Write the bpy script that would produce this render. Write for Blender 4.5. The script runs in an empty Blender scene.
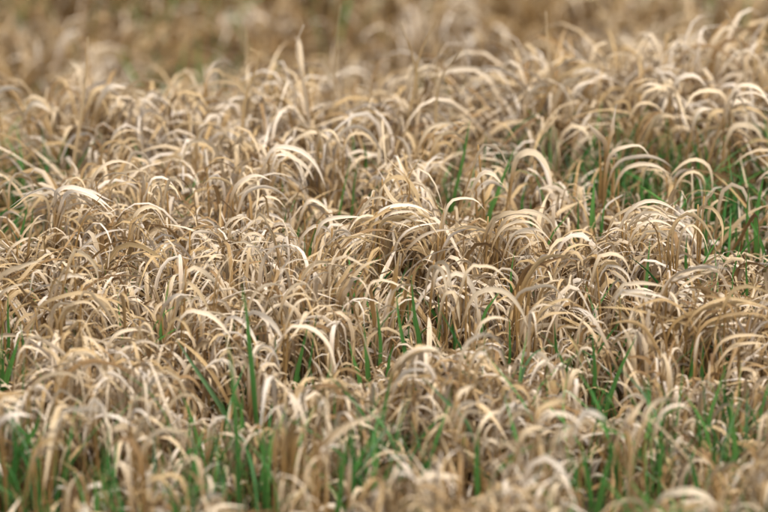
import bpy, math, random
import numpy as np
from mathutils import Vector

rng = np.random.default_rng(11)
random.seed(11)
R = math.radians
scene = bpy.context.scene
COL = scene.collection

# ------------------------------------------------------------------ camera, sky, sun, exposure
PITCH = R(20.0)
DIST = 6.0
TARGET = np.array([0.0, 0.0, 0.20])
SENSOR, WIDTH_AT_FOCUS = 36.0, 1.0
LENS = SENSOR * DIST / WIDTH_AT_FOCUS
CAM = TARGET + np.array([0.0, -DIST * math.cos(PITCH), DIST * math.sin(PITCH)])
cd = bpy.data.cameras.new('camera')
cam = bpy.data.objects.new('camera', cd)
COL.objects.link(cam)
cam.location = CAM
cam.rotation_euler = (math.pi / 2 - PITCH, 0, 0)
cd.sensor_width = SENSOR
cd.lens = LENS
cd.clip_start, cd.clip_end = 0.1, 3000
cd.dof.use_dof = True
cd.dof.focus_distance = 6.06
cd.dof.aperture_fstop = 2.9
cd.dof.aperture_blades = 9
scene.camera = cam

SUN_EL, SUN_ROT = R(68), R(150)
world = bpy.data.worlds.new('World')
scene.world = world
world.use_nodes = True
wn = world.node_tree
wn.nodes.clear()
sky = wn.nodes.new('ShaderNodeTexSky')
sky.sky_type = 'NISHITA'
sky.sun_disc = False
sky.sun_elevation, sky.sun_rotation = SUN_EL, SUN_ROT
sky.air_density, sky.dust_density, sky.ozone_density = 1.0, 4.0, 1.0
bg = wn.nodes.new('ShaderNodeBackground')
bg.inputs['Strength'].default_value = 0.115
wo = wn.nodes.new('ShaderNodeOutputWorld')
hsv = wn.nodes.new('ShaderNodeHueSaturation')          # thin high cloud: a whiter sky
hsv.inputs['Saturation'].default_value = 0.68
wn.links.new(sky.outputs[0], hsv.inputs['Color'])
wn.links.new(hsv.outputs[0], bg.inputs[0])
wn.links.new(bg.outputs[0], wo.inputs[0])

sd = bpy.data.lights.new('sun', 'SUN')
sd.energy = 1.2
sd.angle = R(18)
sd.color = (1.0, 0.96, 0.90)
sun = bpy.data.objects.new('sun', sd)
COL.objects.link(sun)
# direction towards the sun (Nishita: rotation measured from +Y towards +X)
sv = Vector((math.sin(SUN_ROT) * math.cos(SUN_EL), math.cos(SUN_ROT) * math.cos(SUN_EL), math.sin(SUN_EL)))
sun.rotation_euler = sv.to_track_quat('Z', 'Y').to_euler()

scene.view_settings.view_transform = 'Standard'
scene.view_settings.look = 'None'
scene.view_settings.exposure = 1.4
scene.view_settings.gamma = 1.0
scene.cycles.use_denoising = True
scene.cycles.denoiser = 'OPENIMAGEDENOISE'
scene.cycles.max_bounces = 6
scene.cycles.transmission_bounces = 4

# ------------------------------------------------------------------ photograph pixel (768 x 512) -> ray
FWD = np.array([0.0, math.cos(PITCH), -math.sin(PITCH)])
UP = np.array([0.0, math.sin(PITCH), math.cos(PITCH)])
RIGHT = np.array([1.0, 0.0, 0.0])
def ray(u, v):
    return FWD + RIGHT * (u - 384) / 768 * SENSOR / LENS + UP * (256 - v) / 768 * SENSOR / LENS
def on_y(u, v, Y):
    d = ray(u, v); return CAM + d * (Y - CAM[1]) / d[1]
def on_z(u, v, Z):
    d = ray(u, v); return CAM + d * (Z - CAM[2]) / d[2]

CAPS = []
# ------------------------------------------------------------------ value noise, ground and canopy height
_perm = rng.random((64, 64))
def vnoise(x, y, f, off=0):
    x = np.asarray(x) * f + 17.3 + off; y = np.asarray(y) * f + 5.1 + off * 1.7
    xi, yi = np.floor(x).astype(int), np.floor(y).astype(int)
    fx, fy = x - xi, y - yi
    fx, fy = fx * fx * (3 - 2 * fx), fy * fy * (3 - 2 * fy)
    g = lambda a, b: _perm[a % 64, b % 64]
    return (g(xi, yi) * (1 - fx) + g(xi + 1, yi) * fx) * (1 - fy) + (g(xi, yi + 1) * (1 - fx) + g(xi + 1, yi + 1) * fx) * fy
def sstep(a, b, x):
    t = np.clip((np.asarray(x) - a) / (b - a), 0, 1); return t * t * (3 - 2 * t)

def ground_z(x, y):
    x, y = np.asarray(x, float), np.asarray(y, float)
    s0 = 0.66 + 0.14 * sstep(0.05, 0.42, x)
    fall = 0.24 * sstep(0, .5, y - s0)                 # the ground drops behind the rear bed
    near = (vnoise(x, y, 1.7) - 0.5) * 0.03
    far = (vnoise(x, y, 0.12, 3) - 0.5) * 1.2 * sstep(6, 30, np.hypot(x, y))
    return -fall + near + far

# gaps between the beds: pixel centre (at 6 cm height), half width in pixels, half depth in metres, strength
GAPS = []
for u, v, ru, ry, k in [
    (-6, 226, 58, .24, 1.0), (-2, 192, 46, .13, .95), (-4, 172, 38, .10, .85), (602, 220, 50, .17, .85), (724, 228, 66, .19, .92), (480, 200, 58, .13, .7), (350, 196, 36, .08, .45),
    (376, 350, 58, .10, .85), (118, 398, 32, .07, .7), (606, 384, 40, .08, .6), (20, 352, 30, .08, .5), (490, 330, 40, .07, .4),
    (700, 372, 40, .07, .5), (240, 398, 30, .06, .5), (166, 318, 16, .06, .4), (300, 236, 30, .06, .45),
    (60, 505, 110, .10, .8), (230, 512, 90, .10, .75), (420, 505, 100, .10, .85), (600, 492, 90, .11, .9), (740, 470, 50, .09, .6),
    (110, 52, 34, .12, .7), (320, 54, 50, .10, .7), (490, 60, 45, .10, .65), (640, 16, 40, .13, .6), (170, 64, 30, .08, .5), (10, 26, 34, .18, .85), (700, 18, 40, .14, .7),
]:
    p = on_z(u, v, 0.06 if v > 100 else -0.16)
    sc_ = (p[1] - CAM[1]) / -CAM[1]
    GAPS.append((p[0], p[1], ru * 0.0013 * sc_, ry, k))
def gap(x, y):
    g = np.zeros(np.shape(x))
    for cx, cy, rx, ry, k in GAPS:
        d = ((x - cx) / rx) ** 2 + ((y - cy) / ry) ** 2
        g = np.maximum(g, k * np.exp(-d * d * 0.8))
    g = np.maximum(g, .62 * sstep(-.68, -.84, y + (vnoise(x, y, 6, 31) - .5) * .16))   # front edge of the bottom bed
    g = np.maximum(g, .8 * sstep(.50, .66, vnoise(x, y, 4.2, 41)) * sstep(.95, 1.1, y - .25 * sstep(.05, .42, x)))    # broken growth beyond the rear bed
    return g
def canopy(x, y):
    h = 0.192 + (vnoise(x, y, 5.0, 1) - 0.5) * 0.07 + (vnoise(x, y, 11.0, 2) - 0.5) * 0.04
    h = h - 0.035 * np.exp(-((y + 0.33) / 0.14) ** 2)      # trough between front and central bed
    h = h - 0.025 * np.exp(-((y - 0.50) / 0.13) ** 2)      # trough between central and rear bed
    h = h + .03 * np.exp(-((y - .75) / .12) ** 2)
    h = h * (1 - 0.6 * gap(x, y))
    for x0, x1, Y, zb in CAPS:                              # shorter growth in front of the tufts and green blades that stand clear
        k = (y - CAM[1]) / (Y - CAM[1])
        m = (x > x0 * k) & (x < x1 * k) & (y < Y + .004) & (y > Y - .34)
        if np.any(m): h[m] = np.minimum(h[m], np.maximum(zb + (Y - y[m]) * .364, .05))
    return h

# ------------------------------------------------------------------ materials
def grass_material(name, ramp, base_tint, base_amount, transl, rough, green=False):
    m = bpy.data.materials.new(name); m.use_nodes = True
    nt = m.node_tree; N, L = nt.nodes, nt.links
    N.clear()
    def node(t, **kw):
        n = N.new(t)
        for k, v in kw.items(): setattr(n, k, v)
        return n
    rnd = node('ShaderNodeAttribute', attribute_name='rnd')
    alo = node('ShaderNodeAttribute', attribute_name='along')
    acr = node('ShaderNodeAttribute', attribute_name='across')
    cr = node('ShaderNodeValToRGB')
    els = cr.color_ramp.elements
    for i, (p, c) in enumerate(ramp):
        e = els[i] if i < 2 else els.new(p)
        e.position = p; e.color = (*c, 1)
    L.new(rnd.outputs['Fac'], cr.inputs[0])
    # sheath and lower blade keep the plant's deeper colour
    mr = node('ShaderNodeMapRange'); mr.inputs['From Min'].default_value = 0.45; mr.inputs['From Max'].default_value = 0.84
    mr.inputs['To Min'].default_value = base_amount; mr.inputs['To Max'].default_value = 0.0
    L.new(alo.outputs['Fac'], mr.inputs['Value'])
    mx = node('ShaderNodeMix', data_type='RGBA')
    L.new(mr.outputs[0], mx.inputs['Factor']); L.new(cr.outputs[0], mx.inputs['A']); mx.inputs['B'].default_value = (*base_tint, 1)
    # fibres running along the blade and blotches
    co = node('ShaderNodeCombineXYZ')
    ma = node('ShaderNodeMath', operation='MULTIPLY'); ma.inputs[1].default_value = 9.0
    mb = node('ShaderNodeMath', operation='MULTIPLY'); mb.inputs[1].default_value = 3.5
    mc = node('ShaderNodeMath', operation='MULTIPLY'); mc.inputs[1].default_value = 90.0
    L.new(acr.outputs['Fac'], ma.inputs[0]); L.new(alo.outputs['Fac'], mb.inputs[0]); L.new(rnd.outputs['Fac'], mc.inputs[0])
    L.new(ma.outputs[0], co.inputs[0]); L.new(mb.outputs[0], co.inputs[1]); L.new(mc.outputs[0], co.inputs[2])
    nz = node('ShaderNodeTexNoise'); nz.inputs['Scale'].default_value = 1.0; nz.inputs['Detail'].default_value = 2.0
    L.new(co.outputs[0], nz.inputs['Vector'])
    mv = node('ShaderNodeMapRange'); mv.inputs['From Min'].default_value = 0.28; mv.inputs['From Max'].default_value = 0.72
    mv.inputs['To Min'].default_value = 0.68; mv.inputs['To Max'].default_value = 1.16
    L.new(nz.outputs[0], mv.inputs['Value'])
    hs = node('ShaderNodeHueSaturation')
    L.new(mx.outputs['Result'], hs.inputs['Color']); L.new(mv.outputs[0], hs.inputs['Value'])
    pr = node('ShaderNodeBsdfPrincipled')
    pr.inputs['Roughness'].default_value = rough
    pr.inputs['Specular IOR Level'].default_value = 0.18
    L.new(hs.outputs[0], pr.inputs['Base Color'])
    tr = node('ShaderNodeBsdfTranslucent')
    L.new(hs.outputs[0], tr.inputs['Color'])
    bp = node('ShaderNodeBump'); bp.inputs['Strength'].default_value = 0.25; bp.inputs['Distance'].default_value = 0.0006
    L.new(nz.outputs[0], bp.inputs['Height']); L.new(bp.outputs[0], pr.inputs['Normal'])
    ms = node('ShaderNodeMixShader'); ms.inputs[0].default_value = transl
    L.new(pr.outputs[0], ms.inputs[1]); L.new(tr.outputs[0], ms.inputs[2])
    out = node('ShaderNodeOutputMaterial'); L.new(ms.outputs[0], out.inputs[0])
    return m

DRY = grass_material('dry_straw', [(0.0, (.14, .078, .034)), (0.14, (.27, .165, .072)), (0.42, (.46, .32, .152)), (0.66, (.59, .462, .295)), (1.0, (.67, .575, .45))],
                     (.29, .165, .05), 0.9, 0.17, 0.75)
GREEN = grass_material('green_blade', [(0.0, (.030, .11, .026)), (0.35, (.055, .18, .038)), (0.7, (.105, .25, .05)), (1.0, (.17, .28, .14))],
                       (.10, .20, .045), 0.4, 0.30, 0.42)

def soil_material():
    m = bpy.data.materials.new('soil_and_litter'); m.use_nodes = True
    nt = m.node_tree; N, L = nt.nodes, nt.links
    pr = N['Principled BSDF']; pr.inputs['Roughness'].default_value = 0.95
    tc = N.new('ShaderNodeTexCoord')
    a = N.new('ShaderNodeTexNoise'); a.inputs['Scale'].default_value = 35; a.inputs['Detail'].default_value = 8
    b = N.new('ShaderNodeTexNoise'); b.inputs['Scale'].default_value = 1.3; b.inputs['Detail'].default_value = 5
    c = N.new('ShaderNodeValToRGB'); e = c.color_ramp.elements
    e[0].position, e[0].color = .35, (.018, .013, .008, 1); e[1].position, e[1].color = .7, (.085, .058, .032, 1)
    f = N.new('ShaderNodeMix'); f.data_type = 'RGBA'; f.inputs['B'].default_value = (.15, .10, .05, 1)
    r = N.new('ShaderNodeMapRange'); r.inputs['From Min'].default_value = .5; r.inputs['From Max'].default_value = .75; r.inputs['To Max'].default_value = .6
    for t in (a, b): L.new(tc.outputs['Object'], t.inputs['Vector'])
    L.new(a.outputs[0], c.inputs[0]); L.new(b.outputs[0], r.inputs['Value']); L.new(r.outputs[0], f.inputs['Factor'])
    L.new(c.outputs[0], f.inputs['A']); L.new(f.outputs['Result'], pr.inputs['Base Color'])
    u = N.new('ShaderNodeBump'); u.inputs['Distance'].default_value = 0.01; u.inputs['Strength'].default_value = .8
    L.new(a.outputs[0], u.inputs['Height']); L.new(u.outputs[0], pr.inputs['Normal'])
    return m
SOIL = soil_material()

# ------------------------------------------------------------------ helpers
def tag(o, label, cat, group=None, kind=None):
    o['label'] = label; o['category'] = cat
    if group: o['group'] = group
    if kind: o['kind'] = kind
    return o

def ribbon_mesh(name, P, side, up, W, fold, along, rnd, mat):
    """P, side, up (N,S+1,3); W, fold (N,S+1); one folded strip of two quads per segment for each of the N blades."""
    n, k = P.shape[:2]
    e = side * (W / 2)[..., None]; c = up * (W * fold)[..., None]
    V = np.stack([P - e + c, P, P + e + c], axis=2).reshape(-1, 3)
    i = np.arange(n)[:, None] * k * 3 + np.arange(k - 1)[None, :] * 3
    q = np.stack([np.stack([i, i + 1, i + 4, i + 3], -1), np.stack([i + 1, i + 2, i + 5, i + 4], -1)], axis=2).reshape(-1, 4)
    me = bpy.data.meshes.new(name)
    me.vertices.add(len(V)); me.vertices.foreach_set('co', V.astype(np.float32).ravel())
    me.loops.add(q.size); me.loops.foreach_set('vertex_index', q.astype(np.int32).ravel())
    me.polygons.add(len(q))
    me.polygons.foreach_set('loop_start', (np.arange(len(q)) * 4).astype(np.int32))
    me.polygons.foreach_set('use_smooth', np.ones(len(q), bool))
    me.update(calc_edges=True)
    def attr(nm, a):
        t = me.attributes.new(nm, 'FLOAT', 'POINT'); t.data.foreach_set('value', np.ascontiguousarray(a, np.float32).ravel())
    attr('rnd', np.broadcast_to(np.asarray(rnd, float)[:, None, None], (n, k, 3)))
    attr('along', np.broadcast_to(np.asarray(along)[:, :, None], (n, k, 3)))
    attr('across', np.broadcast_to(np.array([0, .5, 1])[None, None, :], (n, k, 3)))
    me.materials.append(mat)
    return me

def smooth01(t): t = np.clip(t, 0, 1); return t * t * (3 - 2 * t)

# samples along a blade, closer together where it arches
def _sv(S):
    a = np.linspace(0, 1, S + 1); return a ** .55
SVALS = {S: _sv(S) for S in range(4, 25)}
def grow(base, az, lean, turn, bend, bw, height, width, S=9, roll=None, twist=None, fold=0.22, maxlen=0.42):
    """Blades that stand up from base, bend over at `bend` of their length towards azimuth az and droop; scaled so the arch is `height` high."""
    n = len(base)
    s = SVALS[S][None, :]
    th = lean[:, None] + turn[:, None] * smooth01((s - (bend - bw / 2)[:, None]) / bw[:, None]) + 0.18 * (s ** 2) * np.sign(turn)[:, None]
    ph = az[:, None] + rng.normal(0, .5, (n, 1)) * s ** 2 + rng.normal(0, .22, (n, 1)) * np.sin(s * 5 + rng.uniform(0, 6, (n, 1)))
    T = np.stack([np.sin(th) * np.cos(ph), np.sin(th) * np.sin(ph), np.cos(th)], -1)
    mid = (T[:, 1:] + T[:, :-1]) / 2
    C = np.concatenate([np.zeros((n, 1, 3)), np.cumsum(mid * np.diff(SVALS[S])[None, :, None], axis=1)], axis=1)
    zmax = np.maximum(C[..., 2].max(1), 0.15)
    Ln = np.minimum(height / zmax, maxlen)
    P = base[:, None, :] + C * Ln[:, None, None]
    P[..., 2] = np.maximum(P[..., 2], base[:, None, 2] + 0.004 * rng.random((n, 1)))
    B = np.stack([-np.sin(ph), np.cos(ph), np.zeros_like(ph)], -1)
    Nn = np.cross(B, T)
    roll = rng.normal(0, .75, n) if roll is None else roll
    twist = rng.normal(0, .9, n) if twist is None else twist
    r = roll[:, None] + twist[:, None] * s
    side = B * np.cos(r)[..., None] + Nn * np.sin(r)[..., None]
    up = Nn * np.cos(r)[..., None] - B * np.sin(r)[..., None]
    prof = (.34 + .66 * smooth01(s / .74)) * np.clip(1.0 - np.clip((s - 0.70) / 0.30, 0, 1) ** 1.5, 0.02, 1)
    W = width[:, None] * prof
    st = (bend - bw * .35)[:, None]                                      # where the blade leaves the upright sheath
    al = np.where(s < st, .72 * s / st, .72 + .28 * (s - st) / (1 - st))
    return P, side, up, W, np.full_like(W, fold) * rng.uniform(.2, 1.4, (n, 1)), al

def wind(x, y):
    """which way the blades of a patch have lodged"""
    a = (vnoise(x, y, 2.2, 7) - 0.5) * 3.6 + (vnoise(x, y, 6.0, 9) - 0.5) * 2.4
    return a - 0.25

def dry_bed(name, label, x0, x1, y0, y1, tufts, per, S, width=0.0052, keep=None, tone=.63, tall=1.0):
    tx, ty = rng.uniform(x0, x1, tufts), rng.uniform(y0, y1, tufts)
    g = gap(tx, ty)
    ok = rng.random(tufts) > g * np.where(ty > .95, .7, 1.15)
    if keep is not None: ok &= keep(tx, ty)
    tx, ty = tx[ok], ty[ok]
    n = len(tx)
    i = np.repeat(np.arange(n), per)
    m = len(i)
    bx, by = tx[i] + rng.normal(0, .012, m), ty[i] + rng.normal(0, .012, m)
    base = np.stack([bx, by, ground_z(bx, by) - 0.004], -1)
    taz = wind(tx, ty) + rng.normal(0, .7, n)
    flip = np.where(rng.random(n) < 0.24, math.pi, 0)
    az = (taz + flip)[i] + rng.normal(0, .38, m)
    low = rng.random(m) ** 1.15                                            # 0 = reaches the top of the canopy
    hgt = canopy(bx, by) * (1.04 - 0.62 * low) * np.clip(rng.normal(.97, .11, n), .65, 1.16)[i] * tall
    turn = rng.uniform(1.5, 2.9, m)
    wild = rng.random(m) < 0.25                                           # broken, crossing and leaning blades
    az[wild] = rng.uniform(0, 2 * math.pi, wild.sum())
    up = rng.random(m) < 0.06
    turn[up] = rng.uniform(.1, .7, up.sum())
    sharp = rng.random(m) < 0.22
    bw = np.where(sharp, rng.uniform(.08, .24, m), rng.uniform(.22, .38, m))
    lean = np.abs(rng.normal(.06, .11, m))
    lean[wild] = rng.uniform(.15, .75, wild.sum()); turn[wild] *= rng.uniform(.1, .9, wild.sum())
    data = grow(base, az, lean, turn, np.clip(rng.uniform(.72, .88, n)[i] + rng.normal(0, .05, m), .5, .93), bw, hgt,
                width * rng.uniform(.5, 1.35, m) * rng.uniform(.75, 1.25, n)[i], S)
    tr = np.clip(rng.normal(tone, .19, n), 0, 1)
    rnd = np.clip(tr[i] + rng.normal(0, .17, m), 0, 1)
    dark = rng.random(m) < 0.09
    rnd[dark] = rng.uniform(0, .2, dark.sum())
    kp = ~in_the_way(data[0])
    data, rnd = [d[kp] for d in data], rnd[kp]
    o = bpy.data.objects.new(name, ribbon_mesh(name, *data, rnd, DRY)); COL.objects.link(o)
    tag(o, label, 'dry grass', kind='stuff')
    return o

def litter(name, label, x0, x1, y0, y1, m):
    """fallen flat blades lying on the soil"""
    bx, by = rng.uniform(x0, x1, m), rng.uniform(y0, y1, m)
    base = np.stack([bx, by, ground_z(bx, by) + rng.uniform(.004, .05, m)], -1)
    data = grow(base, rng.uniform(0, 2 * math.pi, m), rng.uniform(1.1, 1.6, m), rng.uniform(-.2, .4, m), rng.uniform(.3, .7, m), np.full(m, .5),
                np.full(m, .2), .006 * rng.uniform(.5, 1.2, m), 5, maxlen=.16)
    o = bpy.data.objects.new(name, ribbon_mesh(name, *data, rng.uniform(0, .3, m), DRY)); COL.objects.link(o)
    return tag(o, label, 'plant litter', kind='stuff')

def green_mass(name, label, x0, x1, y0, y1, m, S=7, p_gap=1.0, p_else=0.06, hs=(.10, .19), front=None):
    bx, by = rng.uniform(x0, x1, m), rng.uniform(y0, y1, m)
    g = gap(bx, by)
    p = p_else + (p_gap - p_else) * sstep(.15, .7, g)
    p = p * (0.25 + 1.5 * sstep(.35, .7, vnoise(bx, by, 7, 21)))
    ok = rng.random(m) < p
    bx, by = bx[ok], by[ok]; k = len(bx)
    base = np.stack([bx, by, ground_z(bx, by) - .003], -1)
    data = grow(base, rng.uniform(0, 2 * math.pi, k), np.abs(rng.normal(.1, .12, k)), rng.uniform(-.1, .9, k), rng.uniform(.5, .8, k), np.full(k, .6),
                rng.uniform(*hs, k), .0034 * rng.uniform(.5, 1.35, k), S, fold=.3)
    o = bpy.data.objects.new(name, ribbon_mesh(name, *data, np.clip(rng.normal(.48, .25, k), 0, 1), GREEN)); COL.objects.link(o)
    return tag(o, label, 'green grass', kind='stuff')

# ------------------------------------------------------------------ things: tufts, green blades and straws that can be told apart
# each blade was measured in the photograph (lowest visible point ... tip) and is set into the bed at its own distance,
# found from the height its arch stands above the ground; it is then grown down to its root in the soil
def cat_rom(pts, n, pw=1.0):
    pts = np.asarray(pts, float)
    d = np.r_[0, np.cumsum(np.linalg.norm(np.diff(pts, axis=0), axis=1))]; d /= d[-1]
    ext = np.vstack([2 * pts[0] - pts[1], pts, 2 * pts[-1] - pts[-2]])
    out = []
    for t in np.linspace(0, 1, n) ** pw:
        k = min(max(np.searchsorted(d, t, 'right') - 1, 0), len(pts) - 2)
        u = (t - d[k]) / (d[k + 1] - d[k])
        a, b, c, e = ext[k], ext[k + 1], ext[k + 2], ext[k + 3]
        out.append(.5 * (2 * b + (c - a) * u + (2 * a - 5 * b + 4 * c - e) * u * u + (3 * b - a - 3 * c + e) * u ** 3))
    return np.array(out)

def gz(x, y): return float(ground_z(np.array([x]), np.array([y]))[0])

def parse(t): return [tuple(float(c) for c in p.split(',')) for p in t.split()]

def find_y(pts, h):
    """distance at which the highest point of the trace stands h above the ground"""
    u, v = min(pts, key=lambda p: p[1])
    Y = 0.0
    for _ in range(12):
        p = on_z(u, v, gz(on_y(u, v, Y)[0], Y) + h); Y = p[1]
    return Y

def trace_blade(pts, Y, w_px, mat, rnd, dy=0.0, face=0.62, S=22, taper=1.35, blunt=.03, peak=None, root_x=None, droop=0.0, fold=.2):
    P = [on_y(u, v, Y) for u, v in pts]
    P = np.array(P)
    x0, z0 = P[0, 0], P[0, 2]
    g = gz(x0, Y)
    if z0 > g + 0.02:
        dz = max(P[1, 2] - P[0, 2], 0.004)
        sl = np.clip((P[1, 0] - P[0, 0]) / dz, -.8, .8)
        rx = x0 - sl * (z0 - g) * .55 + rng.normal(0, .014)
        if root_x is not None: rx = .75 * rx + .25 * root_x
        mid = np.array([(x0 * .62 + rx * .38), Y, g + (z0 - g) * .55])
        P = np.vstack([[rx, Y, gz(rx, Y) - .004], mid, P])
    n0 = len(P)
    pr = np.linspace(0, 1, n0)
    P[:, 1] += dy * pr ** 2
    C = cat_rom(P, S + 1, .62)
    a = np.linspace(0, 1, S + 1) ** .62
    T = np.gradient(C, axis=0); T /= np.linalg.norm(T, axis=1)[:, None] + 1e-9
    view = np.array([0, -math.cos(PITCH), math.sin(PITCH)])
    across = np.cross(T, view); across /= np.linalg.norm(across, axis=1)[:, None] + 1e-9
    depth = np.cross(T, across)
    ang = (1 - face) * 2.0 * np.sin(np.linspace(0, 1, S + 1) * rng.uniform(1.5, 4.5) + rng.uniform(0, 6)) + rng.normal(0, .2)
    ang = ang + rng.normal(0, .9) * np.clip(1 - np.linspace(0, 1, S + 1) / .6, 0, 1)
    side = across * np.cos(ang)[:, None] + depth * np.sin(ang)[:, None]
    up = np.cross(side, T)
    up *= np.where((up[:, 2:3]) < 0, -1, 1)
    dist = (Y - CAM[1]) / math.cos(PITCH)
    w = .7 * w_px / 768 * SENSOR / LENS * dist
    if peak is None:                                         # narrow sheath below, widest in the arch
        seg = np.linalg.norm(np.diff(P, axis=0), axis=1); f0 = seg[:n0 - len(pts)].sum() / seg.sum()
        peak = f0 + .45 * (1 - f0)
        rise = .2 + .8 * smooth01((a - .7 * f0) / (peak - .7 * f0))
    else:
        rise = .5 + .5 * smooth01(a / peak)
    prof = rise * np.clip(1 - np.clip((a - peak) / (1 - peak), 0, 1) ** taper, blunt, 1)
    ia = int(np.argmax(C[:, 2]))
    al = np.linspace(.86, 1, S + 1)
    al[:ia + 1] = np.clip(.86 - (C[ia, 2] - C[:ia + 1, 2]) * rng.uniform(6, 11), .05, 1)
    return C, side, up, w * prof, np.full(S + 1, fold * rng.uniform(.3, 1.3)), al, rnd

def blade_mesh(name, d, mat, origin):
    C, side, up, W, fo, al, rnd = d
    return ribbon_mesh(name, (C - origin)[None], side[None], up[None], W[None], fo[None], al[None], [rnd], mat)

def stem_mesh(top, bx, Y, org):
    """a thin tapered straw culm that carries the blades"""
    rx = .5 * bx + .5 * top[0]; g = gz(rx, Y)
    a = np.array([rx + rng.normal(0, .006), Y + .004, g - .004]); c = np.array([top[0], Y + .004, max(top[2] + .012, g + .05)])
    m = (a + c) / 2 + np.array([rng.normal(0, .004), rng.normal(0, .004), 0])
    C = cat_rom([a, m, c], 7)
    ring = np.linspace(0, 2 * math.pi, 7)[:-1]
    V, F, AL, AC = [], [], [], []
    for i, p in enumerate(C):
        r = .0021 * (1 - .45 * i / 6)
        for q in ring:
            V.append(tuple(p - org + np.array([math.cos(q) * r, math.sin(q) * r, 0]))); AL.append(.5 * i / 6); AC.append(q / 6.28)
    for i in range(6):
        for j in range(6): F.append((i * 6 + j, i * 6 + (j + 1) % 6, i * 6 + 6 + (j + 1) % 6, i * 6 + 6 + j))
    F.append(tuple(range(36, 42)))
    me = bpy.data.meshes.new('stem'); me.from_pydata(V, [], F)
    me.polygons.foreach_set('use_smooth', np.ones(len(F), bool))
    rv = float(rng.uniform(.15, .5))
    for nm, a_ in (('rnd', [rv] * len(V)), ('along', AL), ('across', AC)):
        t = me.attributes.new(nm, 'FLOAT', 'POINT'); t.data.foreach_set('value', a_)
    me.materials.append(DRY)
    return me

def tuft(label, traces, h=.235, tone=.72, extra=2, group=None, spread=7, name='dry_grass_tuft'):
    tr = []
    for t in traces:
        w, p = t.split(':'); tr.append((float(w), parse(p)))
    Y = find_y(tr[0][1], h)
    o = bpy.data.objects.new(name, None); COL.objects.link(o); o.empty_display_size = .02
    bx = float(np.mean([on_y(*p[0], Y)[0] for _, p in tr]))
    org = np.array([bx, Y, gz(bx, Y)])
    o.location = org
    tag(o, label, 'grass tuft', group)
    for k, (w, p) in enumerate(tr):
        b = bpy.data.objects.new('stem', stem_mesh(on_y(*p[0], Y), bx, Y, org)); COL.objects.link(b); b.parent = o
        for e in range(1 + extra):
            q, ww, yy, tone_ = p, w, Y - .006 * k, tone - .12 + rng.normal(0, .1)
            if e:
                su, svv = rng.normal(0, spread), abs(rng.normal(0, spread * .8)) + 1.5
                f = rng.uniform(.8, 1.08); cu, cv = p[0]
                fl = -1 if rng.random() < .22 else 1
                fx = fl * f * rng.uniform(.55, 1.25)
                q = [(cu + (u - cu) * fx + su + rng.normal(0, .7), cv + (v - cv) * f + svv + rng.normal(0, .7)) for u, v in p]
                ww = w * rng.uniform(.5, .9); yy = Y + rng.uniform(-.006, .03); tone_ = tone - .25 + rng.normal(0, .16)
            d = trace_blade(q, yy, ww, DRY, float(np.clip(tone_, 0, 1)), dy=rng.normal(-.005, .02), root_x=bx + rng.normal(0, .012))
            if e and in_the_way(d[0][None], (1, 0))[0]: continue
            b = bpy.data.objects.new('blade', blade_mesh('blade', d, DRY, org)); COL.objects.link(b); b.parent = o
    return o

def single(name, label, trace, cat, mat, rnd, h, group=None, face=.85, taper=2.2, blunt=.04, fold=.3, wide=1.0, pale=False):
    w, p = trace.split(':'); w = float(w) * wide; p = parse(p)
    Y = find_y(p, h)
    p = p if p[0][1] > p[-1][1] else p[::-1]
    d = trace_blade(p, Y, w, mat, rnd, dy=rng.normal(0, .01), face=face, S=14, taper=taper, blunt=blunt, fold=fold, peak=.36)
    if pale: d = d[:5] + (np.maximum(d[5], .68), d[6])
    org = d[0][0].copy(); org[2] = gz(org[0], org[1])
    o = bpy.data.objects.new(name, blade_mesh(name, d, mat, org)); COL.objects.link(o); o.location = org
    return tag(o, label, cat, group)

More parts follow.
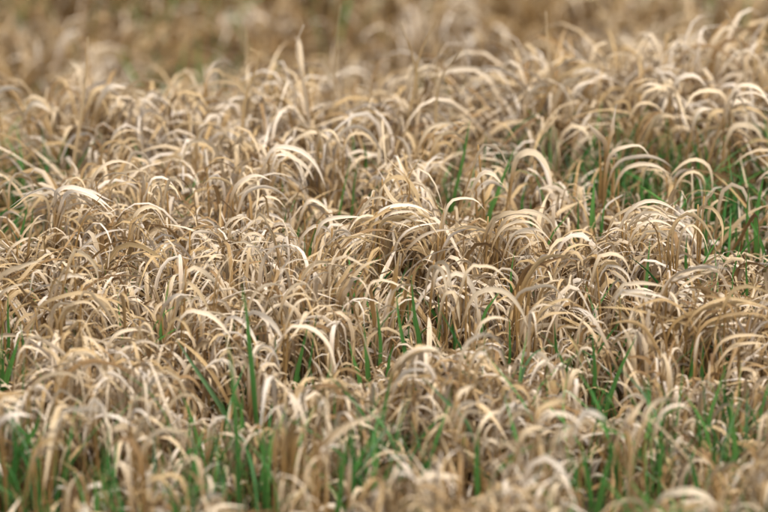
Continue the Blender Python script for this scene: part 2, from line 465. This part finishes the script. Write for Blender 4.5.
G_MID, G_FRONT, G_REAR = 'dry tufts in the sharp central bed', 'dry tufts in the blurred bottom bed', 'dry tufts in the rear bed'
TUFTS = [
 # --- central bed, upper edge
 (G_MID, .21, .8, 1, 'lone hooped straw tuft over the dark gap at the left edge', ['4:9,222 9,188 13,178 20,175 28,180 33,195 34,212', '5:0,232 1,220 6,211 14,207 25,212', '3:14,240 9,215 8,200']),
 (G_MID, .24, .7, 2, 'small round straw hoop on the left crest above the pale bundle', ['4:64,195 67,181 77,173 85,177 88,188']),
 (G_MID, .25, .85, 2, 'wide pale arch crowning the left crest, drooping beside a flat upright blade', ['5:92,192 94,178 102,167 117,161 133,165 142,174', '4:96,190 108,173 125,170 135,176', '7:143,222 143,200 144,182 144,168']),
 (G_MID, .24, .9, 3, 'thick bleached bundle of parallel blades below the wide left arch', ['7:55,203 58,189 72,184 90,188 105,195 117,202', '6:60,208 70,191 85,192 100,200 110,210', '5:62,215 72,205 86,203 96,210']),
 (G_MID, .21, .78, 2, 'low tan hoops just below the green gap at the left edge', ['4:17,252 25,233 35,228 46,231 49,246', '4:6,258 18,243 32,238 44,243', '6:30,240 33,226 38,218 44,216']),
 (G_MID, .22, .75, 2, 'curled tuft with a dark inner hoop below the flat upright blade', ['6:133,228 137,213 148,207 158,210 165,224', '3:138,235 142,218 150,211 158,213']),
 (G_MID, .24, .85, 2, 'twin short pale arches right of the wide left crest arch', ['6:147,192 155,179 167,181 175,191', '5:166,190 172,177 180,177 185,187']),
 (G_REAR, .22, .72, 2, 'out of focus double hoop behind the wide left arch', ['6:108,160 113,140 122,132 135,131 145,136', '5:120,155 127,140 136,140 144,151']),
 (G_REAR, .22, .8, 1, 'blurred pale hook just above the tip of the wide left arch', ['7:128,165 134,153 145,155 152,167']),
 (G_REAR, .23, .78, 1, 'tall hooked tuft with a pale straight leaf left of the picture centre', ['6:196,175 197,140 203,126 212,124 221,131', '5:201,196 199,175 197,155']),
 (G_MID, .23, .72, 2, 'slim single arch standing behind the bleached curls', ['3:207,176 212,161 222,157 233,161 240,172', '4:240,178 245,165 251,166 254,174']),
 (G_MID, .24, .92, 2, 'thick bleached blade sweeping down from behind, ending near two thin green stems', ['7:268,156 280,147 298,150 310,158 318,169 326,188', '6:280,160 296,160 308,170 314,182']),
 (G_REAR, .23, .85, 2, 'broad double hoop above the two thin green stems', ['7:338,145 344,131 356,126 368,131 377,142 384,158', '6:344,150 352,136 364,136 374,146 379,158', '5:318,140 325,127 334,126 342,136']),
 (G_MID, .23, .88, 3, 'pale clustered curls left of the thick sweeping blade', ['6:232,196 243,180 258,175 272,181', '6:240,205 250,190 266,186 282,192 290,202', '5:250,212 262,198 276,198 286,208']),
 (G_MID, .22, .84, 2, 'neat triple arch with a vertical stalk in the centre left of the bed', ['5:224,246 226,226 233,217 245,214 256,220', '4:228,240 236,224 248,219', '5:240,246 250,233 262,235 270,248']),
 (G_MID, .2, .85, 2, 'low arch drooping towards the vertical pale pair of blades', ['5:190,240 205,235 216,242 222,254']),
 (G_MID, .22, .88, 2, 'flat-topped arches with long horizontal tips under the thin green stems', ['6:317,234 325,222 340,219 366,220', '5:299,250 306,233 318,228 330,236 336,250', '4:332,238 342,226 352,228 358,240']),
 (G_MID, .2, .85, 1, 'short pale blade crossing the foot of two thin green stems', ['6:303,210 312,199 324,204 334,214']),
 (G_MID, .24, .82, 2, 'twisted silvery tuft with a sickle blade near the picture centre', ['6:382,188 394,176 405,176 414,185 420,200 423,214', '7:382,188 390,196 400,203 416,206', '4:408,205 410,190 405,175 384,152']),
 (G_MID, .23, .9, 4, 'fan of pale parallel blades just below the silvery sickle tuft', ['6:376,222 386,209 405,206 420,209 432,217', '6:378,230 390,216 408,214 424,222', '6:393,256 402,236 416,226 441,221']),
 (G_MID, .23, .86, 2, 'arch with a dark brown stem left of the diagonal green blade', ['5:444,222 450,204 460,200 475,202 486,214', '4:438,246 441,228 446,206', '6:445,246 458,234 477,231']),
 (G_MID, .235, .9, 4, 'large spreading fan of pale blades right of the diagonal green blade', ['6:488,226 500,213 515,207 533,206', '6:500,228 520,212 538,213 550,222 556,236', '5:496,238 512,222 530,220 545,230', '5:508,244 522,230 540,230 552,242']),
 (G_REAR, .2, .85, 2, 'blurred pale stripes between the two slanting green blades', ['8:476,196 490,184 506,192', '7:476,180 490,170 502,179', '6:478,154 488,145 500,149 507,163']),
 (G_REAR, .22, .9, 1, 'blurred broad pale hood right of the diagonal green blade tip', ['10:513,172 520,154 534,151 546,163 553,182']),
 (G_REAR, .23, .8, 2, 'blurred double arch left of the long slanting green blade', ['6:422,140 435,126 452,124 464,133', '6:434,146 445,136 458,138 467,150']),
 (G_REAR, .26, .95, 0, 'white broken V shaped leaf standing above the rear bed', ['8:606,146 598,130 585,113', '7:608,146 613,130 617,105']),
 (G_REAR, .22, .82, 2, 'nested hoops right of the brown upright stalk', ['6:606,172 612,152 625,145 640,143 650,153', '6:614,168 640,157 660,160 673,169', '6:619,178 635,165 655,166 671,175']),
 (G_REAR, .2, .78, 2, 'tall blurred hook among green blades beyond the big fan on the right', ['6:666,186 680,166 695,159 708,165 712,178 712,194', '5:676,186 688,172 700,173 706,184']),
 (G_MID, .24, .88, 4, 'large many-bladed arch on the right crest leaning right', ['6:622,224 634,207 648,201 665,204 685,217', '5:626,232 640,214 656,211 674,219', '5:632,236 645,222 660,219 678,227', '4:640,238 652,229 664,228 672,236']),
 (G_MID, .24, .55, 3, 'golden hooped bundle right of the large right crest arch', ['6:672,248 675,226 685,214 697,217 708,229 717,250', '5:679,250 683,230 692,224 702,233 708,250', '4:668,246 671,230 679,218 690,216']),
 (G_MID, .23, .75, 1, 'tan drooping hoop with a straw flag beside green blades at right', ['5:698,214 703,205 713,205 721,218 720,238', '4:704,206 710,195 716,187']),
 # --- central bed, middle and lower
 (G_MID, .23, .85, 1, 'broad pale blade leaning in from the left edge', ['8:-4,284 20,268 44,262', '5:-2,300 10,285 30,276']),
 (G_MID, .22, .85, 3, 'cluster of silvery tips above the arched left hump', ['7:57,288 63,277 75,273 88,276', '5:62,274 72,266 86,266', '6:72,256 80,252 90,258 97,270 98,282']),
 (G_MID, .2, .62, 3, 'big humped tuft with silvery back and golden drooping side at left', ['6:35,318 45,303 60,297 82,293 105,300 117,320 121,338', '7:52,326 54,308 62,299 78,297', '6:82,295 98,303 110,320 116,336', '5:60,318 72,302 90,299 102,310']),
 (G_MID, .2, .45, 0, 'flat golden upright blade with a bent tip right of the left hump', ['7:125,334 124,310 123,296 122,288 128,292 131,303']),
 (G_MID, .2, .85, 2, 'pale tuft beside the short green blade left of centre', ['6:161,316 168,299 178,290 191,288', '6:176,312 180,296 188,293 192,304']),
 (G_MID, .18, .82, 3, 'low silvery arch below the bent golden blade', ['6:106,356 115,337 130,331 145,332 153,338', '6:140,330 146,322 152,328 156,342', '5:112,366 122,350 136,347 146,356']),
 (G_MID, .18, .78, 2, 'long low blade drooping right below the big left hump', ['7:28,340 50,345 65,355 80,368', '5:20,352 36,350 52,362']),
 (G_MID, .22, .88, 1, 'broad silvery blade drooping towards the tall green blade tip', ['7:186,276 198,271 212,283 225,302', '5:214,310 219,275 232,258']),
 (G_MID, .25, .85, 0, 'pair of long straight pale blades crossing below the neat triple arch', ['7:267,312 270,280 275,247', '6:279,345 290,318 302,292 321,250']),
 (G_MID, .21, .86, 2, 'slim hoop right of the tall green blade tip', ['5:248,310 257,291 270,285 283,288 288,298', '6:282,306 290,291 300,287 311,291']),
 (G_MID, .19, .92, 1, 'wide flat pale blade against the tall dark green blade', ['9:246,316 262,311 275,318 287,335']),
 (G_MID, .19, .88, 2, 'long arch ending above the green shoots of the central gap', ['7:284,334 300,325 315,328 328,340 334,355 336,366', '5:290,318 302,304 316,307']),
 (G_MID, .19, .86, 2, 'broad pale blade drooping onto the tall green blade from the left', ['7:182,316 205,310 222,318 235,332']),
 (G_MID, .22, .78, 2, 'thin round hoop above the dark central gap', ['5:300,284 310,268 322,265 333,272 337,284', '3:298,298 320,295 344,294']),
 (G_MID, .22, .8, 2, 'broad straight blades slanting up over the dark central gap', ['8:340,296 355,275 366,264 383,258', '6:356,300 364,284 372,274', '6:357,322 357,306 363,300 370,303']),
 (G_MID, .23, .6, 1, 'upright tan blade leaning left of the twin green central blades', ['7:390,318 395,284 400,250', '6:404,300 408,276 414,258']),
 (G_MID, .22, .88, 2, 'heavy silvery folded leaves right of the twin green central blades', ['8:434,270 440,259 447,260 452,282', '8:446,288 453,276 463,278 473,293 480,326', '7:442,304 448,292 455,294 460,322']),
 (G_MID, .2, .8, 2, 'wide tan hoop right of the heavy folded leaves', ['8:468,306 480,290 495,286 510,290 522,305 528,320', '6:466,274 480,266 495,268 509,280']),
 (G_MID, .19, .85, 2, 'short silvery arch below the wide tan hoop', ['6:476,334 486,321 498,318 511,322']),
 (G_MID, .22, .5, 2, 'broad golden blade bending right below the large spreading fan', ['9:520,296 530,274 540,261 552,255 566,255 579,264', '6:530,290 538,276 550,268']),
 (G_MID, .2, .84, 3, 'mound of fine curled tips under the broad golden bending blade', ['7:515,300 535,288 552,287 563,298', '6:530,332 545,315 560,310 578,309', '5:536,322 548,306 566,300 576,306', '5:528,316 540,302 552,300']),
 (G_MID, .22, .84, 2, 'pale drooping arch left of the green blade below the right crest', ['6:596,264 604,256 613,255 624,261 631,276']),
 (G_MID, .21, .88, 3, 'matted horizontal pale blades topping the right mound', ['6:618,292 630,284 645,283 668,287', '7:664,290 678,280 692,274 706,272 718,279', '6:668,282 690,265 710,258 729,256']),
 (G_MID, .19, .92, 1, 'white twisted blade hanging down the face of the right mound', ['5:642,300 645,294 648,318 653,336 658,366', '5:656,330 664,324 675,335 680,355 676,374']),
 (G_MID, .2, .5, 4, 'thick golden bundle swept sideways at the right edge', ['7:672,326 705,309 735,303 772,300', '6:690,318 720,298 745,297 772,303', '6:700,330 725,316 750,313 772,316', '6:726,300 740,285 755,284 772,289']),
 (G_MID, .17, .75, 3, 'drooping parallel blades under the thick golden bundle', ['5:716,350 730,337 750,334 772,336', '5:720,362 735,349 755,347 772,352', '7:730,370 738,361 750,361 761,374']),
 (G_MID, .17, .9, 0, 'pale hooked blade between the paired green blades near the right mound', ['5:695,368 697,345 701,336 708,334']),
 # --- bottom bed
 (G_FRONT, .22, .88, 2, 'blurred pale hoops below the central green gap', ['8:392,372 405,353 420,343 435,340 449,347', '7:412,364 422,350 434,351 446,364', '7:396,384 410,366 428,362']),
 (G_FRONT, .22, .82, 2, 'blurred hooped tuft right of the pale hoops below the central gap', ['7:460,368 466,346 478,337 490,336 500,345 507,362', '6:470,370 478,352 488,350 496,362']),
 (G_FRONT, .2, .86, 1, 'grey arch over a green hollow near the lower left', ['6:28,398 40,381 55,374 70,373 84,384', '5:56,394 66,388 78,392']),
 (G_FRONT, .2, .86, 2, 'blurred pale tuft at the left edge beside the leaning broad green blade', ['9:-3,426 17,413 34,414', '8:0,405 12,397 27,398']),
 (G_FRONT, .18, .88, 1, 'three small nested white curls right of the dark hollow', ['4:131,410 135,399 142,396 150,399 153,405', '4:131,416 138,404 147,404 153,410', '7:92,404 97,401 103,407 108,419']),
 (G_FRONT, .22, .84, 2, 'blurred slanting tuft below the three white curls', ['8:132,456 140,426 148,413 158,408', '9:144,450 155,434 170,431 191,440']),
 (G_FRONT, .2, .78, 2, 'blurred broad tan arches in the middle of the lower left', ['9:40,446 55,434 75,432 90,440', '8:60,420 80,412 98,414 110,424', '7:34,460 50,446 70,444']),
 (G_FRONT, .24, .85, 1, 'long blurred blade slanting up across the bottom bed', ['10:310,465 325,440 347,423 386,408', '8:322,462 334,442 352,430']),
 (G_FRONT, .2, .5, 2, 'blurred golden upright clump left of the long slanting blade', ['9:292,440 293,425 292,412', '9:276,450 277,430 281,418', '8:306,448 304,432 300,420', '9:284,462 286,440 288,424']),
 (G_FRONT, .16, .95, 0, 'white upright blurred leaf near the bottom middle', ['9:349,490 350,470 351,452']),
 (G_FRONT, .2, .84, 2, 'blurred ladder of short pale curls beside the bluish slanting blade', ['7:456,404 466,394 476,394', '7:458,412 468,402 480,402', '7:462,420 472,412 484,416', '8:478,440 490,425 504,428']),
 (G_FRONT, .17, .88, 1, 'blurred pale blade lying level in the bottom middle', ['10:418,484 435,474 462,474']),
 (G_FRONT, .16, .8, 2, 'large blurred hoop in the bottom right', ['12:652,516 667,496 690,492 711,502 717,520', '10:668,520 680,505 696,506']),
 (G_FRONT, .18, .92, 0, 'broad blurred white blade below the bright green pair at right', ['11:712,476 722,468 738,456']),
 (G_FRONT, .22, .84, 3, 'blurred heap of pale curls right of the bottom middle', ['9:536,420 550,408 566,408 578,420', '8:520,440 534,428 548,430', '8:556,440 568,428 584,432', '9:580,420 592,412 606,420']),
 (G_FRONT, .2, .88, 2, 'blurred pale wavy tuft above the bottom right green shoots', ['9:628,430 636,414 646,404', '8:644,424 654,408 668,406 678,414', '8:618,444 626,426 630,410']),
 # --- rear bed
 (G_REAR, .25, .85, 1, 'blurred arched straw standing above the rear bed at left', ['5:205,92 207,78 214,66 227,65 232,77']),
 (G_REAR, .23, .88, 2, 'blurred pale heads at the left end of the rear bed', ['8:-4,96 10,84 24,84', '8:28,108 40,96 54,98', '9:100,100 112,84 128,84']),
 (G_REAR, .24, .9, 3, 'blurred white crest tuft in the middle of the rear bed', ['8:330,88 342,72 358,66 372,72', '8:350,92 362,80 378,82', '8:316,98 330,84 344,84']),
 (G_REAR, .24, .88, 3, 'blurred leaning white tuft right of the tall rear straws', ['9:540,92 556,70 574,60 590,62', '9:556,100 568,80 586,78', '8:528,100 540,86 554,84']),
 (G_REAR, .22, .86, 3, 'stack of blurred pale hoops above the green blades at right', ['8:724,118 734,106 750,108 762,122', '8:728,136 738,124 754,126 764,140', '8:730,98 742,84 758,86 768,100', '7:694,124 702,110 714,110']),
 (G_REAR, .22, .84, 2, 'blurred pale arches in the rear bed right of the white V leaf', ['8:640,104 652,92 668,94 678,106', '8:672,92 682,76 696,74 706,84', '8:650,128 662,114 678,116']),
]

GM = 'green blades standing among the dry grass'
GREENS = [
 (.27, .25, 'tallest dark green blade left of centre with a sharp tip', '7:255,420 252,376 247,318 242,283'),
 (.29, .3, 'slim green blade just left of the tallest dark green blade', '7:238,500 237,460 232,376 226,333'),
 (.24, .55, 'long slanting green blade rising behind the centre, leaning right at its tip', '5:454,200 459,175 464,152 470,116'),
 (.22, .6, 'diagonal bright green blade behind the spreading pale fan', '6:489,216 496,198 504,176 515,148'),
 (.14, .4, 'short thin green blade right of the silvery sickle tuft', '4:450,208 446,194 442,178'),
 (.15, .35, 'small green blade right of the diagonal bright green blade', '5:522,205 524,193 527,181'),
 (.2, .6, 'broad flat green leaf against the brown upright stalk', '9:592,218 593,200 595,179'),
 (.17, .3, 'narrow green blade left of the broad flat green leaf', '4:578,224 578,208 580,194'),
 (.17, .2, 'dark green blade right of the brown upright stalk', '4:602,228 604,212 608,197'),
 (.16, .45, 'green blade behind the large right crest arch', '6:642,202 642,188 644,176'),
 (.15, .35, 'second shorter green blade behind the large right crest arch', '5:649,198 651,188 654,178'),
 (.2, .45, 'broad tall green leaf at the right edge', '8:757,250 756,222 760,196 764,178'),
 (.18, .3, 'green blade slanting down to the right edge leaf', '5:762,246 752,226 741,204'),
 (.2, .55, 'thin upright green blade left of the right edge leaf', '4:747,228 747,205 749,180'),
 (.17, .3, 'green blade behind the golden hooped bundle', '5:706,250 706,228 706,204'),
 (.16, .3, 'green blade under the drooping tan hoop at right', '5:724,244 723,224 723,203'),
 (.14, .4, 'short green blade left of the thin upright one at right', '5:736,246 736,230 737,214'),
 (.16, .25, 'green tip inside the golden hooped bundle', '5:686,266 686,250 687,232'),
 (.2, .65, 'bluish green blade rising through the right mound crest', '6:646,284 648,262 650,240'),
 (.17, .4, 'green blade low at the far right beside the swept golden bundle', '4:747,292 746,270 746,248'),
 (.17, .5, 'green blade leaning right above the matted right mound', '4:734,274 738,258 742,244'),
 (.2, .4, 'thin green stem under the broad double hoop', '3:339,216 344,190 351,160'),
 (.2, .3, 'second thin green stem close behind the broad double hoop', '3:352,212 354,185 359,158'),
 (.19, .45, 'green blade seen through the broad double hoop', '6:366,162 365,150 363,138'),
 (.16, .4, 'green blade below the thick sweeping blade', '5:298,226 302,212 305,200'),
 (.16, .6, 'light green blade low behind the flat-topped arches', '6:310,250 314,234 320,218'),
 (.2, .3, 'left blade of the twin green pair in the centre', '6:404,346 399,320 396,294'),
 (.21, .25, 'right and longer blade of the twin green pair in the centre', '6:419,338 414,308 411,272'),
 (.15, .35, 'green blade behind the heavy folded leaves', '5:440,322 439,308 438,294'),
 (.14, .3, 'dark green blade under the heavy folded leaves', '6:455,345 453,328 450,311'),
 (.18, .4, 'green blade behind the broad golden bending blade', '4:511,284 512,268 515,252'),
 (.17, .5, 'light green blade crossing behind the wide tan hoop', '6:484,316 492,302 502,288'),
 (.15, .3, 'thin dark green blade below the wide tan hoop', '4:510,358 510,336 510,314'),
 (.15, .3, 'green blade under the mound of fine curled tips', '5:556,348 555,334 554,318'),
 (.16, .85, 'pale green bent blade in front of the central bed', '6:521,378 528,360 536,350 548,344'),
 (.17, .35, 'green blade at the left end of the central gap, slanting right', '6:296,380 303,348 309,322'),
 (.16, .35, 'green blade in the middle of the central gap', '7:368,372 366,350 364,326'),
 (.18, .25, 'dark green blade under the broad slanting blades of the central gap', '6:381,348 379,324 376,300'),
 (.14, .4, 'green blade leaning left in the central gap', '6:359,378 353,360 348,342'),
 (.13, .35, 'short green blade at the right end of the central gap', '6:388,372 390,356 394,344'),
 (.2, .6, 'green blade left of the pale tuft, left of centre', '5:161,328 165,306 169,282'),
 (.16, .45, 'wide light green leaf leaning at the left edge above the bottom bed', '9:5,388 12,362 20,336'),
 (.18, .3, 'upright dark green blade at the left edge below the leaning pale blade', '5:9,344 8,318 8,292'),
 (.14, .3, 'thin green blade behind the wide leaning leaf at left', '5:3,372 3,355 4,340'),
 (.17, .95, 'bluish green blade slanting from the left down to the tallest blades', '6:223,411 206,384 190,360 175,337'),
 (.16, .3, 'upright green blade at the left of the right mound', '6:593,412 595,376 592,332'),
 (.17, .4, 'slanting green blade right of the upright one at the right mound', '6:606,412 618,374 637,334'),
 (.15, .4, 'left blade of the paired greens under the right mound', '6:691,372 691,354 693,336'),
 (.14, .35, 'right blade of the paired greens under the right mound', '6:702,374 703,358 704,342'),
 (.17, .45, 'blurred green blade at the left bottom, leaning right', '10:4,512 18,455 36,425 42,402'),
 (.14, .35, 'blurred green blade under the white upright leaf at lower left', '8:97,516 96,496 94,474'),
 (.13, .3, 'short blurred green blade beside the one at lower left', '7:113,516 111,502 109,487'),
 (.14, .4, 'blurred green blade between the left edge and lower left shoots', '6:40,514 39,490 38,464'),
 (.13, .3, 'blurred wide green blades rising right of the slanting lower left tuft', '9:176,516 172,500 166,484'),
 (.17, .4, 'blurred green blade right of the slim green blade', '7:265,510 264,465 263,422'),
 (.17, .5, 'blurred green blade crossing the long slanting dry blade', '7:338,512 342,470 349,430'),
 (.14, .45, 'short blurred green blade right of the white upright leaf', '7:353,476 359,462 366,447'),
 (.19, .85, 'bluish blade slanting down right across the bottom bed', '6:466,422 442,395 422,373'),
 (.16, .3, 'blurred dark green blade below the ladder of pale curls', '8:477,490 477,460 479,428'),
 (.19, .35, 'green blade left of the blurred pale hoops', '6:386,400 389,384 393,366'),
 (.15, .3, 'left blade of the big blurred green shoot at bottom right', '9:590,512 587,478 581,442'),
 (.15, .35, 'right blade of the big blurred green shoot at bottom right', '9:597,512 604,480 613,446'),
 (.16, .3, 'tall blurred green blade above the large bottom right hoop', '8:660,498 661,462 663,426'),
 (.19, .5, 'olive green blade leaning right above the bright green pair', '6:710,418 718,394 728,366'),
 (.17, .6, 'bright green upright blade near the bottom right', '8:735,454 733,426 730,396'),
 (.15, .4, 'blurred green blade left of the bright upright one at right', '7:714,458 714,440 716,420'),
 (.13, .3, 'short blurred green blade below the broad white blade', '8:699,494 696,478 692,461'),
 (.18, .3, 'green blade in the dark gap at the left edge', '5:20,240 24,222 28,204'),
 (.16, .45, 'second green blade low in the dark gap at the left edge', '5:30,236 32,220 33,206'),
 (.18, .5, 'thin green straw behind the fan at the right of centre', '3:551,238 563,222 576,206'),
]

STRAWS = [
 (.34, .55, 'tall blurred straw with a pale knob top at the upper left', '5:80,122 84,95 86,70 88,36'),
 (.31, .45, 'blurred straw bent over at the top, left of the pale bowed straw', '5:244,108 250,85 258,62 257,50 250,48'),
 (.34, .8, 'pale bowed straw rising above the rear bed', '5:306,98 301,72 296,47 304,24'),
 (.34, .6, 'thin grey upright straw at the top of the picture', '3:335,60 337,36 341,4'),
 (.33, .5, 'blurred straw leaning left, crossing its neighbour in a V', '5:417,90 413,55 400,17'),
 (.33, .45, 'blurred straw leaning right, crossing its neighbour in a V', '5:414,90 419,57 435,21'),
 (.31, .55, 'thin blurred straw right of the crossing pair', '3:437,62 440,44 446,28'),
 (.31, .5, 'long curved straw rising out of the rear bed right of centre', '5:436,122 438,92 444,70 462,46'),
 (.31, .6, 'pale blurred straw above the white leaning tuft', '5:549,60 547,36 546,12'),
 (.31, .7, 'slanting blurred straw at the upper right', '4:742,52 735,32 726,12'),
 (.33, .65, 'faint straw at the top left of the bent one', '2.5:246,56 247,34 248,10'),
 (.21, .22, 'orange brown upright stalk beside the broad flat green leaf', '6:601,220 601,180 600,142'),
 (.25, .12, 'dark slanting broken stem across the left crest', '3:78,236 88,214 102,196'),
 (.2, .15, 'dark thin stem slanting among the curls above the centre left', '3:318,220 336,213 356,204'),
 (.22, .7, 'fine pale straw stretched level above the central gap', '2.5:357,321 335,308 312,297'),
]

def add_cap(p, Y, f, pad):
    q = np.array([on_y(u, v, Y) for u, v in p])
    g = gz(q[:, 0].mean(), Y)
    zb = q[:, 2].min() * (1 - f) + q[:, 2].max() * f - g
    CAPS.append((q[:, 0].min() - pad, q[:, 0].max() + pad, Y, zb))
for grp, h, tone, extra, label, traces in TUFTS:
    pp = [parse(t.split(':')[1]) for t in traces]; Y = find_y(pp[0], h)
    for p in pp: add_cap(p, Y, .85, .003)
for h, rn, label, t in GREENS:
    p = parse(t.split(':')[1]); add_cap(p, find_y(p, h), .0, .02)
for h, rn, label, t in STRAWS:
    p = parse(t.split(':')[1]); add_cap(p, find_y(p, h), .1, .004)

# which parts of the picture a standing green blade (1) or a measured tuft (2) keeps clear of loose grass in front of it
FREE = np.full((2, 512, 768), -9.0)
def keep_clear(p, Y, layer, r, f):
    q = cat_rom(p, 60); top, bot = q[:, 1].min(), q[:, 1].max()
    for u, v in q:
        if v > top + (bot - top) * f: continue
        a, b, c, e = int(max(u - r, 0)), int(min(u + r + 1, 768)), int(max(v - r * .7, 0)), int(min(v + r * .7 + 1, 512))
        if a < b and c < e: FREE[layer, c:e, a:b] = np.maximum(FREE[layer, c:e, a:b], Y)
for grp, h, tone, extra, label, traces in TUFTS:
    pp = [parse(t.split(':')[1]) for t in traces]; Y = find_y(pp[0], h)
    for p in pp: keep_clear(p, Y, 1, 3, .42)
for h, rn, label, t in GREENS:
    p = parse(t.split(':')[1]); keep_clear(p, find_y(p, h), 0, 4.5, 1.0)
for h, rn, label, t in STRAWS:
    p = parse(t.split(':')[1]); keep_clear(p, find_y(p, h), 0, 3, .7)
def in_the_way(P, probs=(.985, .72)):
    Q = np.concatenate([P, (P[:, 1:] + P[:, :-1]) / 2], axis=1) - CAM
    dep = Q @ FWD
    k = LENS / SENSOR * 768 / dep
    u = (384 + (Q @ RIGHT) * k).astype(int); v = (256 - (Q @ UP) * k).astype(int)
    ok = (u >= 0) & (u < 768) & (v >= 0) & (v < 512)
    uc, vc = np.clip(u, 0, 767), np.clip(v, 0, 511)
    hit = np.zeros(len(P), bool)
    for l in (0, 1):
        hit |= (ok & (FREE[l, vc, uc] > Q[..., 1] + CAM[1] + .004)).any(1) & (rng.random(len(P)) < probs[l])
    return hit
# ------------------------------------------------------------------ setting: ground
def build_ground():
    a = np.concatenate([-np.geomspace(900, 2.2, 34), np.linspace(-2, 2, 81), np.geomspace(2.2, 900, 34)])
    X, Y = np.meshgrid(a, a)
    Z = ground_z(X, Y)
    n = len(a)
    V = np.stack([X, Y, Z], -1).reshape(-1, 3)
    i = (np.arange(n - 1)[:, None] * n + np.arange(n - 1)[None, :]).ravel()
    F = np.stack([i, i + 1, i + n + 1, i + n], -1)
    me = bpy.data.meshes.new('ground'); me.from_pydata(V.tolist(), [], F.tolist())
    me.polygons.foreach_set('use_smooth', np.ones(len(F), bool)); me.materials.append(SOIL)
    o = bpy.data.objects.new('ground', me); COL.objects.link(o)
    tag(o, 'dark brown soil showing between the grass tufts', 'ground', kind='structure')
build_ground()

# ------------------------------------------------------------------ setting: masses of grass
dry_bed('dry_grass', 'sharp central bed of dense arching dry straw grass', -.72, .72, -.36, .50, 1850, 17, 11)
dry_bed('dry_grass', 'soft blurred bed of dry grass along the bottom of the picture', -.72, .72, -1.15, -.36, 1420, 15, 9)
dry_bed('dry_grass', 'dry grass bed behind the green gaps, slightly out of focus', -.8, .8, .50, 1.12, 1420, 15, 9)
dry_bed('dry_grass', 'strongly blurred row of pale dry grass beyond the rear bed', -.95, .95, 1.12, 1.8, 700, 12, 7, width=.0060)
dry_bed('dry_grass', 'strongly blurred brown dry grass along the top of the picture', -.95, .95, 1.8, 2.9, 900, 12, 6, tone=.5, tall=.95, width=.0058)
dry_bed('dry_grass', 'dry grass growing on all round the pictured beds', -2.2, 2.2, -2.2, 4.2, 1500, 9, 4,
        keep=lambda x, y: ~((np.abs(x) < np.where(y > 1.12, .95, np.where(y > .5, .8, .72))) & (y > -1.15) & (y < 2.9)))
litter('fallen_blades', 'brown fallen grass blades lying flat on the soil', -1.0, 1.0, -1.2, 2.6, 7000)
green_mass('green_grass', 'fresh green grass coming up in the gaps between dry beds', -.85, .85, -.72, 1.1, 14000, p_gap=.5, p_else=.09)
green_mass('green_grass', 'blurred green shoots in front of the bottom dry bed', -.65, .65, -1.2, -.62, 2600, p_gap=.75, p_else=.12, hs=(.10, .18))
green_mass('green_grass', 'blurred green patches among the far dry grass', -1.0, 1.0, 1.0, 2.9, 1500, S=6, p_gap=.8, p_else=.06, hs=(.12, .22))
# ------------------------------------------------------------------ things: set out
for grp, h, tone, extra, label, traces in TUFTS:
    tuft(label, traces, h, tone, extra, grp)
for h, rn, label, t in GREENS:
    single('green_grass_blade', label, t, 'grass blade', GREEN, rn + .12, h, GM, wide=1.2, face=.95)
for h, rn, label, t in STRAWS:
    single('dry_straw', label, t, 'straw', DRY, rn, h, 'single dry straws', face=.9, taper=3, blunt=.35, fold=.35, wide=1.0, pale=rn > .3)
